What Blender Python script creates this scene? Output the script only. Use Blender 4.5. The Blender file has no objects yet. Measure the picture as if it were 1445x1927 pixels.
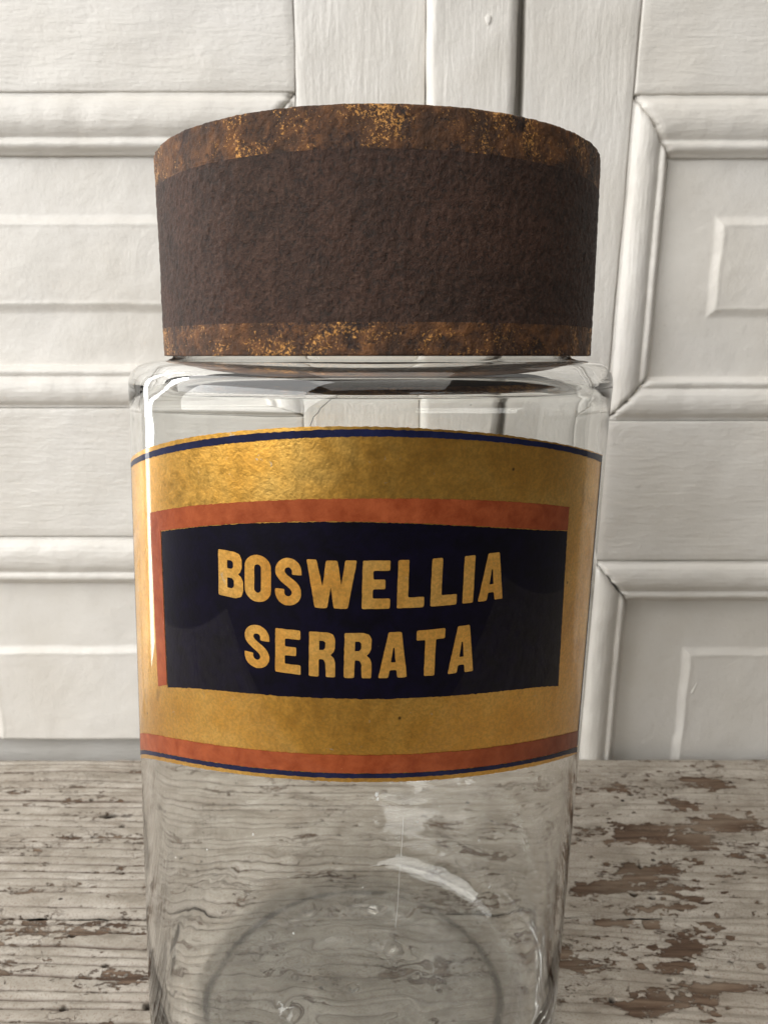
import bpy, bmesh, math
import numpy as np
from mathutils import Vector
from mathutils.geometry import tessellate_polygon

S = bpy.context.scene
COL = S.collection
R_ = math.radians

# ------------------------------------------------------------------ camera
EYE_Z = 0.192
cam = bpy.data.cameras.new('camera')
cam.sensor_fit = 'HORIZONTAL'; cam.sensor_width = 36.0; cam.lens = 36.0
cam.clip_start = 0.005; cam.clip_end = 50
cam.dof.use_dof = True; cam.dof.focus_distance = 0.150; cam.dof.aperture_fstop = 52
camo = bpy.data.objects.new('camera', cam); COL.objects.link(camo)
camo.location = (0, 0, EYE_Z); camo.rotation_euler = (R_(90 - 11.45), 0, 0)
S.camera = camo
S.render.resolution_x = 767; S.render.resolution_y = 1024

# ------------------------------------------------------------------ light
w = bpy.data.worlds.new('World'); S.world = w; w.use_nodes = True
w.node_tree.nodes['Background'].inputs[0].default_value = (1.0, 0.97, 0.93, 1)
w.node_tree.nodes['Background'].inputs[1].default_value = 0.09

def area_light(name, loc, target, sx, sy, power, col):
    l = bpy.data.lights.new(name, 'AREA'); l.shape = 'RECTANGLE'; l.size = sx; l.size_y = sy
    l.energy = power; l.color = col
    o = bpy.data.objects.new(name, l); COL.objects.link(o); o.location = loc
    o.rotation_euler = (Vector(target) - Vector(loc)).to_track_quat('-Z', 'Y').to_euler()
    return o
area_light('window_light', (-1.27, -0.52, 0.86), (0, 0.25, 0.10), 2.2, 1.25, 47.0, (1.0, 0.985, 0.96))
area_light('overhead_fill', (0.15, -0.45, 2.0), (0.05, 0.3, 0.1), 1.5, 1.2, 11.5, (1.0, 0.94, 0.86))  # added fill from above to brighten table and door, not an actual lamp
area_light('side_window_light', (-0.92, 0.69, 0.25), (-0.05, 0.16, 0.15), 0.085, 1.3, 2.9, (1.0, 1.0, 1.0))

S.view_settings.view_transform = 'Standard'; S.view_settings.look = 'None'
S.view_settings.exposure = 0.0; S.view_settings.gamma = 1.0
S.cycles.max_bounces = 24; S.cycles.transmission_bounces = 20; S.cycles.glossy_bounces = 10
S.cycles.diffuse_bounces = 4; S.cycles.transparent_max_bounces = 12
S.cycles.caustics_refractive = True; S.cycles.caustics_reflective = True
S.cycles.blur_glossy = 0.3; S.cycles.sample_clamp_indirect = 8.0
try:
    S.cycles.use_guiding = True; S.cycles.use_surface_guiding = True; S.cycles.guiding_training_samples = 64
    S.cycles.use_adaptive_sampling = False
    S.cycles.use_denoising = True; S.cycles.denoiser = 'OPENIMAGEDENOISE'
    S.cycles.denoising_input_passes = 'RGB_ALBEDO_NORMAL'; S.cycles.denoising_prefilter = 'ACCURATE'
except Exception:
    pass

# ------------------------------------------------------------------ helpers
def tag(o, label=None, cat=None, kind=None, group=None):
    if label: o['label'] = label
    if cat: o['category'] = cat
    if kind: o['kind'] = kind
    if group: o['group'] = group
    return o

def empty(name, loc, label, cat):
    o = bpy.data.objects.new(name, None); COL.objects.link(o); o.location = loc
    o.empty_display_size = 0.02
    return tag(o, label, cat, 'thing')

def link(name, me, mat, parent=None, smooth=False):
    o = bpy.data.objects.new(name, me); COL.objects.link(o)
    if mat: me.materials.append(mat)
    if smooth: me.shade_smooth()
    if parent:
        o.parent = parent
        p = parent; off = Vector((0, 0, 0))
        while p is not None:
            off += Vector(p.location); p = p.parent
        o.location = -off + Vector(o.location)
    return o

def mesh_np(name, V, F):
    me = bpy.data.meshes.new(name)
    V = np.asarray(V, dtype=np.float32); F = np.asarray(F, dtype=np.int32)
    n, k = F.shape
    me.vertices.add(len(V)); me.vertices.foreach_set('co', V.ravel())
    me.loops.add(n * k); me.loops.foreach_set('vertex_index', F.ravel())
    me.polygons.add(n)
    me.polygons.foreach_set('loop_start', np.arange(0, n * k, k, dtype=np.int32))
    me.update(calc_edges=True); me.validate()
    return me

def grid_faces(nu, nv, wrap=False):
    iu = np.arange(nu if wrap else nu - 1); iv = np.arange(nv - 1)
    a, b = np.meshgrid(iu, iv, indexing='ij'); a2 = (a + 1) % nu
    return np.stack([a * nv + b, a2 * nv + b, a2 * nv + b + 1, a * nv + b + 1], -1).reshape(-1, 4)

def _h(i, j, k, seed):
    n = (i * 374761393 + j * 668265263 + k * 1274126177 + seed * 974634777) & 0xFFFFFFFF
    n = ((n ^ (n >> 13)) * 1274126177) & 0xFFFFFFFF
    n = ((n ^ (n >> 16)) * 2246822519) & 0xFFFFFFFF
    return ((n ^ (n >> 15)) & 0xFFFFFF) / float(0xFFFFFF)

def noise3(x, y, z, seed=0):
    x, y, z = np.broadcast_arrays(np.asarray(x, float), np.asarray(y, float), np.asarray(z, float))
    xi, yi, zi = np.floor(x).astype(np.int64), np.floor(y).astype(np.int64), np.floor(z).astype(np.int64)
    fx, fy, fz = x - xi, y - yi, z - zi
    fx = fx * fx * (3 - 2 * fx); fy = fy * fy * (3 - 2 * fy); fz = fz * fz * (3 - 2 * fz)
    r = 0
    for a in (0, 1):
        for b in (0, 1):
            for c in (0, 1):
                wgt = (fx if a else 1 - fx) * (fy if b else 1 - fy) * (fz if c else 1 - fz)
                r = r + wgt * _h(xi + a, yi + b, zi + c, seed)
    return r * 2 - 1

def fbm(x, y, z, seed=0, octaves=4, gain=0.5):
    s, a = 0, 1.0
    for k in range(octaves):
        s = s + a * noise3(x * 2 ** k, y * 2 ** k, z * 2 ** k, seed + k * 17); a *= gain
    return s

def sstep(a, b, x):
    t = np.clip((x - a) / (b - a), 0, 1); return t * t * (3 - 2 * t)

# ------------------------------------------------------------------ materials
class NT:
    def __init__(self, name):
        self.m = bpy.data.materials.new(name); self.m.use_nodes = True
        self.t = self.m.node_tree; self.t.nodes.clear()
        self.out = self.n('ShaderNodeOutputMaterial')
    def n(self, typ, **kw):
        x = self.t.nodes.new(typ)
        for k, v in kw.items(): setattr(x, k, v)
        return x
    def set(self, node, **kw):
        for k, v in kw.items():
            key = k.replace('_', ' ')
            inp = node.inputs[key]
            if hasattr(v, 'is_output') or isinstance(v, bpy.types.NodeSocket): self.t.links.new(v, inp)
            else: inp.default_value = v
        return node
    def coord(self, scale=(1, 1, 1), loc=(0, 0, 0), src='Object'):
        c = self.n('ShaderNodeTexCoord'); mp = self.n('ShaderNodeMapping')
        mp.inputs['Scale'].default_value = scale; mp.inputs['Location'].default_value = loc
        self.t.links.new(c.outputs[src], mp.inputs['Vector']); return mp.outputs['Vector']
    def noise(self, vec, scale, detail=4, rough=0.55, dist=0.0):
        x = self.n('ShaderNodeTexNoise'); self.t.links.new(vec, x.inputs['Vector'])
        x.inputs['Scale'].default_value = scale; x.inputs['Detail'].default_value = detail
        x.inputs['Roughness'].default_value = rough; x.inputs['Distortion'].default_value = dist
        return x.outputs['Fac']
    def voronoi(self, vec, scale, feature='F1', rnd=1.0):
        x = self.n('ShaderNodeTexVoronoi', feature=feature); self.t.links.new(vec, x.inputs['Vector'])
        x.inputs['Scale'].default_value = scale; x.inputs['Randomness'].default_value = rnd
        return x.outputs['Distance']
    def ramp(self, fac, stops, interp='LINEAR'):
        r = self.n('ShaderNodeValToRGB'); r.color_ramp.interpolation = interp
        e = r.color_ramp.elements
        while len(e) < len(stops): e.new(0.5)
        for el, (p, c) in zip(e, stops):
            el.position = p; el.color = (c, c, c, 1) if not hasattr(c, '__len__') else (*c, 1)
        self.t.links.new(fac, r.inputs['Fac']); return r.outputs['Color']
    def math(self, op, a, b=0.0, clamp=False):
        x = self.n('ShaderNodeMath', operation=op, use_clamp=clamp)
        for i, v in enumerate((a, b)):
            if isinstance(v, bpy.types.NodeSocket): self.t.links.new(v, x.inputs[i])
            else: x.inputs[i].default_value = v
        return x.outputs[0]
    def mix(self, fac, a, b, blend='MIX'):
        x = self.n('ShaderNodeMix', data_type='RGBA', blend_type=blend)
        for i, v in ((0, fac), (6, a), (7, b)):
            if isinstance(v, bpy.types.NodeSocket): self.t.links.new(v, x.inputs[i])
            elif i == 0: x.inputs[0].default_value = v
            else: x.inputs[i].default_value = (*v, 1)
        return x.outputs[2]
    def attr(self, name):
        return self.n('ShaderNodeAttribute', attribute_name=name).outputs['Fac']
    def bump(self, height, dist, strength=1.0, normal=None):
        b = self.n('ShaderNodeBump'); self.t.links.new(height, b.inputs['Height'])
        b.inputs['Distance'].default_value = dist; b.inputs['Strength'].default_value = strength
        if normal is not None: self.t.links.new(normal, b.inputs['Normal'])
        return b.outputs['Normal']
    def principled(self, **kw):
        p = self.n('ShaderNodeBsdfPrincipled'); self.set(p, **kw)
        self.t.links.new(p.outputs[0], self.out.inputs['Surface']); return p

def mat_paint(name, grain):          # brushed old gloss paint; grain = direction of the brush marks
    t = NT(name)
    st = {'h': (1, 16, 16), 'v': (16, 16, 1), 'n': (1, 1, 1)}[grain]
    a = t.coord(st); b = t.coord((1, 1, 1))
    fine = t.noise(a, 42 if grain != 'n' else 130, 5, 0.62, 0.15)
    mid = t.noise(t.coord(tuple(1 + (s - 1) * 0.3 for s in st)), 42, 5, 0.58, 0.9)
    lump = t.noise(b, 330, 5, 0.68)
    tone = t.noise(b, 22, 4, 0.55)
    col = t.ramp(tone, [(0.3, (0.75, 0.72, 0.665)), (0.55, (0.795, 0.772, 0.728)), (0.75, (0.825, 0.805, 0.77))])
    dirt_shade = t.ramp(t.noise(a, 70, 6, 0.7), [(0.66, 0.0), (0.80, 0.35)])
    col = t.mix(dirt_shade, col, (0.56, 0.51, 0.45))
    pit = t.ramp(t.noise(t.coord(tuple(1 + (s - 1) * 0.12 for s in st)), 520, 4, 0.7), [(0.30, 0.16), (0.42, 0.0)])
    col = t.mix(pit, col, (0.52, 0.47, 0.40))
    h = t.math('ADD', t.math('MULTIPLY', fine, 0.55), t.math('MULTIPLY', mid, 1.2))
    h = t.math('ADD', h, t.math('MULTIPLY', lump, 0.75))
    n = t.bump(h, 0.0011 if grain != 'n' else 0.0008, 0.36)
    rg = t.ramp(mid, [(0.3, 0.30), (0.7, 0.44)])
    t.principled(Base_Color=col, Roughness=rg, Normal=n, Specular_IOR_Level=0.45)
    return t.m

def mat_table():
    t = NT('weathered paint on wood')
    v = t.coord((1, 1, 1)); vs = t.coord((0.45, 1, 1)); vl = t.coord((0.06, 1, 1))
    paint = t.attr('paint'); hole = t.attr('hole'); tone = t.attr('tone'); crk = t.attr('crack')
    f1 = t.noise(vs, 520, 5, 0.65, 0.4); f2 = t.noise(vs, 150, 5, 0.62, 0.8)
    m = t.math('ADD', paint, t.math('MULTIPLY', t.math('SUBTRACT', f1, 0.5), 1.05))
    m = t.math('ADD', m, t.math('MULTIPLY', t.math('SUBTRACT', f2, 0.5), 1.15))
    f3 = t.noise(t.coord((0.7, 1, 1)), 1100, 4, 0.7)
    m = t.math('ADD', m, t.math('MULTIPLY', t.math('SUBTRACT', f3, 0.5), 0.75))
    mask = t.ramp(m, [(0.44, 0.0), (0.55, 1.0)])
    pc = t.ramp(t.noise(vs, 95, 6, 0.65, 0.5), [(0.30, (0.235, 0.205, 0.165)), (0.44, (0.375, 0.338, 0.285)),
                                            (0.60, (0.485, 0.445, 0.388)), (0.78, (0.63, 0.595, 0.535))])
    pc = t.mix(t.math('MULTIPLY', tone, 0.9, True), pc, (0.30, 0.25, 0.20))
    speck = t.ramp(t.noise(v, 1500, 3, 0.6), [(0.52, 0.0), (0.66, 0.68)])
    pc = t.mix(speck, pc, (0.25, 0.19, 0.145))
    wc = t.ramp(t.noise(vl, 420, 5, 0.65), [(0.3, (0.058, 0.034, 0.021)), (0.5, (0.122, 0.077, 0.050)), (0.7, (0.22, 0.155, 0.108))])
    wc = t.mix(t.ramp(t.noise(vs, 60, 4, 0.6), [(0.48, 0.0), (0.66, 0.5)]), wc, (0.30, 0.24, 0.18))
    col = t.mix(mask, wc, pc)
    vor = t.n('ShaderNodeTexVoronoi', feature='DISTANCE_TO_EDGE')
    wv = t.n('ShaderNodeVectorMath', operation='ADD')
    nz = t.n('ShaderNodeTexNoise'); t.t.links.new(v, nz.inputs['Vector']); nz.inputs['Scale'].default_value = 260
    sc = t.n('ShaderNodeVectorMath', operation='SCALE'); sc.inputs['Scale'].default_value = 0.004
    t.t.links.new(nz.outputs['Color'], sc.inputs[0]); t.t.links.new(t.coord((0.30, 1, 1)), wv.inputs[0]); t.t.links.new(sc.outputs[0], wv.inputs[1])
    t.t.links.new(wv.outputs[0], vor.inputs['Vector']); vor.inputs['Scale'].default_value = 360
    cr = t.ramp(vor.outputs['Distance'], [(0.0, 0.9), (0.06, 0.0)])
    crm = t.ramp(t.noise(v, 45, 4, 0.6), [(0.50, 0.0), (0.66, 0.75)])
    crack = t.math('MULTIPLY', cr, crm)
    crack = t.math('MAXIMUM', crack, t.math('MULTIPLY', crk, t.ramp(f2, [(0.34, 0.15), (0.52, 1.0)])), True)
    col = t.mix(crack, col, (0.085, 0.052, 0.034))
    worm = t.ramp(t.voronoi(t.coord((0.75, 1, 1)), 85), [(0.045, 1.0), (0.075, 0.0)])
    wsel = t.ramp(t.noise(v, 60, 2, 0.5), [(0.50, 0.0), (0.54, 1.0)])
    worm = t.math('MULTIPLY', worm, wsel)
    dk = t.math('MAXIMUM', worm, hole, True)
    col = t.mix(dk, col, (0.022, 0.014, 0.010))
    h = t.math('ADD', t.math('MULTIPLY', mask, 0.75), t.math('MULTIPLY', f1, 0.45))
    h = t.math('SUBTRACT', h, t.math('MULTIPLY', crack, 0.7))
    h = t.math('SUBTRACT', h, t.math('MULTIPLY', dk, 1.2))
    t.principled(Base_Color=col, Roughness=t.ramp(mask, [(0, 0.8), (1, 0.58)]), Normal=t.bump(h, 0.0005, 1.0), Specular_IOR_Level=0.35)
    return t.m

def mat_glass():
    t = NT('old clear glass')
    v = t.coord((1, 1, 0.35))
    h = t.math('ADD', t.noise(v, 70, 2, 0.4, 0.3), t.math('MULTIPLY', t.noise(t.coord((1, 1, 0.6)), 420, 2, 0.5), 0.035))
    g = t.n('ShaderNodeBsdfPrincipled')
    t.set(g, Base_Color=(0.985, 0.99, 0.98, 1), Roughness=0.0, IOR=1.5, Transmission_Weight=1.0, Normal=t.bump(h, 0.0006, 0.04))
    t.t.links.new(g.outputs[0], t.out.inputs['Surface'])
    return t.m

def mat_gold(name, warm=False):
    t = NT(name)
    v = t.coord((1, 1, 1))
    big = t.noise(v, 65, 5, 0.6, 0.5); fine = t.noise(v, 1500, 3, 0.65)
    stain = t.noise(t.coord((1, 1, 0.5)), 120, 6, 0.72, 0.4)
    col = t.ramp(big, [(0.28, (0.68, 0.335, 0.052)), (0.5, (0.87, 0.465, 0.085)), (0.72, (0.95, 0.58, 0.145))])
    if warm: col = t.ramp(big, [(0.28, (0.88, 0.41, 0.070)), (0.5, (0.97, 0.51, 0.105)), (0.72, (0.98, 0.58, 0.16))])
    col = t.mix(t.ramp(stain, [(0.58, 0.0), (0.76, 0.7)]), col, (0.26, 0.115, 0.026))
    col = t.mix(t.ramp(fine, [(0.40, 0.35), (0.60, 0.0)]), col, (0.40, 0.22, 0.055))
    worn = t.ramp(t.noise(v, 330, 5, 0.75, 1.0), [(0.665, 0.0), (0.70, 0.8)])
    col = t.mix(worn, col, (0.72, 0.62, 0.45))
    spot = t.ramp(t.voronoi(v, 110), [(0.03, 1.0), (0.055, 0.0)])
    spot = t.math('MULTIPLY', spot, t.ramp(t.noise(v, 90, 2, 0.5), [(0.52, 0.0), (0.56, 0.9)]))
    col = t.mix(spot, col, (0.06, 0.035, 0.015))
    rg = t.ramp(t.noise(v, 420, 4, 0.6), [(0.3, 0.30), (0.7, 0.44)])
    h = t.math('ADD', t.math('MULTIPLY', fine, 1.0), t.math('MULTIPLY', t.noise(v, 600, 3, 0.6), 0.55))
    t.principled(Base_Color=col, Metallic=0.66 if warm else 0.94, Roughness=rg, Normal=t.bump(h, 0.00013, 0.42),
                 Coat_Weight=0.5, Coat_Roughness=0.025, Coat_IOR=1.5)
    return t.m

def mat_enamel(name, c0, c1, cworn, bumpd=0.00008):
    t = NT(name)
    v = t.coord((1, 1, 1))
    col = t.mix(t.ramp(t.noise(v, 260, 5, 0.65, 0.4), [(0.35, 0.0), (0.68, 1.0)]), c0, c1)
    sc = t.ramp(t.noise(t.coord((1, 1, 0.4)), 700, 5, 0.75, 1.2), [(0.735, 0.0), (0.77, 0.55)])
    col = t.mix(sc, col, cworn)
    sp = t.ramp(t.voronoi(v, 420), [(0.05, 1.0), (0.09, 0.0)])
    sp = t.math('MULTIPLY', sp, t.ramp(t.noise(v, 120, 3, 0.6), [(0.56, 0.0), (0.64, 0.45)]))
    col = t.mix(sp, col, cworn)
    h = t.noise(v, 1300, 3, 0.6)
    t.principled(Base_Color=col, Roughness=0.45, Normal=t.bump(h, bumpd, 0.5), Coat_Weight=0.34, Coat_Roughness=0.02, Coat_IOR=1.45, Specular_IOR_Level=0.12)
    return t.m

def mat_rust(name, gilt):
    t = NT(name)
    v = t.coord((1, 1, 1))
    n1 = t.noise(v, 1250, 5, 0.74); n2 = t.noise(v, 240, 5, 0.62, 0.4); n3 = t.noise(v, 55, 4, 0.55)
    col = t.ramp(n2, [(0.28, (0.023, 0.0095, 0.0050)), (0.5, (0.048, 0.0210, 0.0120)), (0.72, (0.078, 0.040, 0.026))])
    col = t.mix(t.ramp(n3, [(0.38, 0.0), (0.64, 0.75)]), col, (0.078, 0.033, 0.019))
    col = t.mix(t.ramp(n1, [(0.36, 0.85), (0.52, 0.0)]), col, (0.016, 0.010, 0.007))
    col = t.mix(t.ramp(n1, [(0.56, 0.0), (0.70, 0.6)]), col, (0.150, 0.090, 0.062))
    met = 0.0; rg = 0.64
    if gilt:
        base = t.ramp(n2, [(0.3, (0.036, 0.018, 0.010)), (0.50, (0.105, 0.044, 0.017)), (0.72, (0.26, 0.108, 0.034))])
        loss = t.ramp(t.math('ADD', t.noise(v, 120, 6, 0.68, 0.6), t.math('MULTIPLY', t.math('SUBTRACT', t.math('SUBTRACT', n1, 0.5), t.math('MULTIPLY', t.attr('edge'), 0.13)), 0.6)), [(0.34, 1.0), (0.47, 0.0)])
        col2 = t.mix(loss, base, col)
        leaf = t.math('ADD', t.noise(v, 85, 5, 0.62, 0.5), t.math('MULTIPLY', t.math('SUBTRACT', t.noise(v, 1700, 3, 0.75), 0.5), 1.1))
        leaf = t.math('MULTIPLY', t.ramp(leaf, [(0.59, 0.0), (0.70, 0.9)]), t.math('SUBTRACT', 1.0, loss, True))
        col = t.mix(leaf, col2, (0.76, 0.39, 0.12))
        met = t.math('MULTIPLY', leaf, 0.85)
        rg = t.ramp(leaf, [(0, 0.58), (1, 0.36)])
    h = t.math('ADD', t.math('MULTIPLY', n1, 1.0), t.math('MULTIPLY', n2, 0.9))
    t.principled(Base_Color=col, Metallic=met, Roughness=rg, Normal=t.bump(h, 0.00060, 1.0), Specular_IOR_Level=0.4)
    return t.m

def mat_plain(name, c, rough=0.6, coat=0.0):
    t = NT(name)
    n = t.noise(t.coord(), 600, 4, 0.6)
    col = t.mix(n, tuple(x * 0.75 for x in c), tuple(min(1, x * 1.25) for x in c))
    t.principled(Base_Color=col, Roughness=rough, Coat_Weight=coat, Normal=t.bump(n, 0.0001, 0.4)); return t.m

M_RAIL = mat_paint('white paint brushed sideways', 'h')
M_STILE = mat_paint('white paint brushed upright', 'v')
M_PANEL = mat_paint('white paint stippled', 'n')
M_TABLE = mat_table(); M_GLASS = mat_glass()
M_GOLD = mat_gold('gold leaf'); M_LETTER = mat_gold('copper-toned gold leaf', True)
M_RED = mat_enamel('red enamel', (0.25, 0.048, 0.014), (0.38, 0.090, 0.030), (0.66, 0.36, 0.16), 0.00012)
M_NAVY = mat_enamel('navy enamel', (0.0014, 0.0008, 0.0040), (0.0030, 0.0018, 0.0120), (0.06, 0.055, 0.065))
M_BLUE = mat_enamel('blue line enamel', (0.006, 0.008, 0.034), (0.012, 0.016, 0.060), (0.12, 0.10, 0.09))
M_RUST = mat_rust('rusted tin', False); M_GILT = mat_rust('rusted tin with gilding', True)
M_DARK = mat_plain('dark soiling', (0.02, 0.017, 0.015)); M_SCR = mat_plain('pale scratch', (0.8, 0.8, 0.78), 0.5)

# ------------------------------------------------------------------ doors
YF = 0.345                                       # front face of rails and stiles
def board(name, x0, x1, z0, z1, mat, parent, yf=YF, depth=0.022, skew=0.0, bev=0.0009, seed=0, zref=0.3, cell=0.004, amp=0.00045):
    """A board whose front is a fine sheet, slightly uneven, with soft arrises; skew leans it sideways with height."""
    nx = max(4, int((x1 - x0) / cell)); nz = max(4, int((z1 - z0) / cell))
    def ax(a, b, n):
        g = np.linspace(a, b, n + 1)
        return np.unique(np.concatenate([[a, a + bev * 0.3, a + bev], g[1:-1], [b - bev, b - bev * 0.3, b]]))
    X, Z = np.meshgrid(ax(x0, x1, nx), ax(z0, z1, nz), indexing='ij')
    d = np.minimum(np.minimum(X - x0, x1 - X), np.minimum(Z - z0, z1 - Z))
    edge = bev * (1 - np.sqrt(np.clip(1 - (1 - np.clip(d / bev, 0, 1)) ** 2, 0, 1)))
    und = amp * fbm(X * 55, Z * 55, seed * 7.3, seed, 3)
    Y = yf + edge + und * np.clip(d / 0.003, 0, 1)
    nX, nZ = X.shape
    wob = 0.0003 * fbm(Z * 60, X * 20, 3.1, seed + 5, 3)
    Xs = X + skew * (Z - zref) + wob
    V = np.stack([Xs, Y, Z], -1).reshape(-1, 3); F = grid_faces(nX, nZ)
    # sides and back: extrude the border
    idx = np.arange(nX * nZ).reshape(nX, nZ)
    ring = np.concatenate([idx[:, 0], idx[-1, 1:], idx[-2::-1, -1], idx[0, -2:0:-1]])
    B = V[ring].copy(); B[:, 1] = yf + depth
    n0 = len(V); k = len(ring); V = np.vstack([V, B])
    r2 = np.roll(ring, -1); j = np.arange(k)
    side = np.stack([ring, n0 + j, n0 + (j + 1) % k, r2], -1)
    me = mesh_np(name, V, np.vstack([F, side]))
    bm = bmesh.new(); bm.from_mesh(me); bm.verts.ensure_lookup_table()
    bm.faces.new([bm.verts[n0 + i] for i in range(k)])
    bmesh.ops.recalc_face_normals(bm, faces=bm.faces); bm.to_mesh(me); bm.free()
    o = link(name, me, mat, parent, True)
    return o

PROF = [(0.0, 0.9), (0.02, 1.3), (0.07, 0.6), (0.10, -1.2), (0.16, -3.1), (0.26, -4.5), (0.37, -5.1), (0.48, -4.9), (0.58, -3.9), (0.66, -2.2),
        (0.705, -0.7), (0.735, 0.5), (0.76, -0.3), (0.80, -1.3), (0.85, -1.6), (0.895, -0.9), (0.92, 0.7), (0.94, 2.6), (0.965, 4.2), (1.0, 5.6)]
_pp = np.array(PROF)
_s = np.linspace(0, 1, 61)
PROF_S = _s; PROF_H = np.interp(_s, _pp[:, 0], _pp[:, 1])
PROF_H = np.convolve(np.pad(PROF_H, 2, 'edge'), [0.04, 0.21, 0.50, 0.21, 0.04], 'valid')

def moulding(name, P0, P1, Q0, Q1, mat, parent, seed=0, scale=0.52):
    """Run of bolection moulding; P0-P1 is its outer edge, Q0-Q1 its inner edge (x, z), ends cut to the mitre lines P-Q."""
    P0, P1, Q0, Q1 = map(np.array, (P0, P1, Q0, Q1))
    n = max(12, int(np.linalg.norm(P1 - P0) / 0.0022))
    a = np.linspace(0, 1, n)[:, None]; s = PROF_S[None, :]
    X = (P0[0] + (P1[0] - P0[0]) * a) * (1 - s) + (Q0[0] + (Q1[0] - Q0[0]) * a) * s
    Z = (P0[1] + (P1[1] - P0[1]) * a) * (1 - s) + (Q0[1] + (Q1[1] - Q0[1]) * a) * s
    H = np.broadcast_to(PROF_H[None, :] * 0.001 * scale, X.shape).copy()
    H = H + 0.00030 * fbm(X * 120, Z * 120, seed * 3.7, seed, 4) + 0.0005 * fbm(X * 28, Z * 28, seed + 0.5, seed + 9, 2)
    end = np.minimum(a, 1 - a) * np.linalg.norm(P1 - P0)
    H = H + 0.0012 * (1 - np.clip(end / 0.0012, 0, 1)) ** 2
    jag = 0.0009 * noise3(s * 14, seed * 2.1, 0.3, seed + 3)
    dirv = (P1 - P0) / np.linalg.norm(P1 - P0)
    wgt = np.where(a < 0.5, np.clip(1 - a * n / 5, 0, 1), np.clip(1 - (1 - a) * n / 5, 0, 1))
    X = X + dirv[0] * jag * wgt; Z = Z + dirv[1] * jag * wgt
    V = np.stack([X, YF + H, Z], -1).reshape(-1, 3); F = grid_faces(n, len(PROF_S))
    idx = np.arange(n * len(PROF_S)).reshape(n, -1)
    ring = np.concatenate([idx[:, 0], idx[-1, 1:], idx[-2::-1, -1], idx[0, -2:0:-1]])
    B = V[ring].copy(); B[:, 1] = YF + 0.016
    n0 = len(V); k = len(ring); j = np.arange(k)
    side = np.stack([ring, n0 + j, n0 + (j + 1) % k, np.roll(ring, -1)], -1)
    me = mesh_np(name, np.vstack([V, B]), np.vstack([F, side]))
    bm = bmesh.new(); bm.from_mesh(me); bmesh.ops.recalc_face_normals(bm, faces=bm.faces); bm.to_mesh(me); bm.free()
    o = link(name, me, mat, parent, True); return o

def tube(name, pts, r, mat, parent):
    c = bpy.data.curves.new(name, 'CURVE'); c.dimensions = '3D'; c.bevel_depth = 1.0; c.bevel_resolution = 2
    sp = c.splines.new('POLY'); sp.points.add(len(pts) - 1)
    rr = r if hasattr(r, '__len__') else [r] * len(pts)
    for p, q, rad in zip(sp.points, pts, rr): p.co = (*q, 1); p.radius = rad
    o = bpy.data.objects.new(name + '_tmp', c); COL.objects.link(o)
    me = bpy.data.meshes.new_from_object(o.evaluated_get(bpy.context.evaluated_depsgraph_get()))
    bpy.data.objects.remove(o); me.materials.clear(); me.name = name
    return link(name, me, mat, parent, True)

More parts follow.
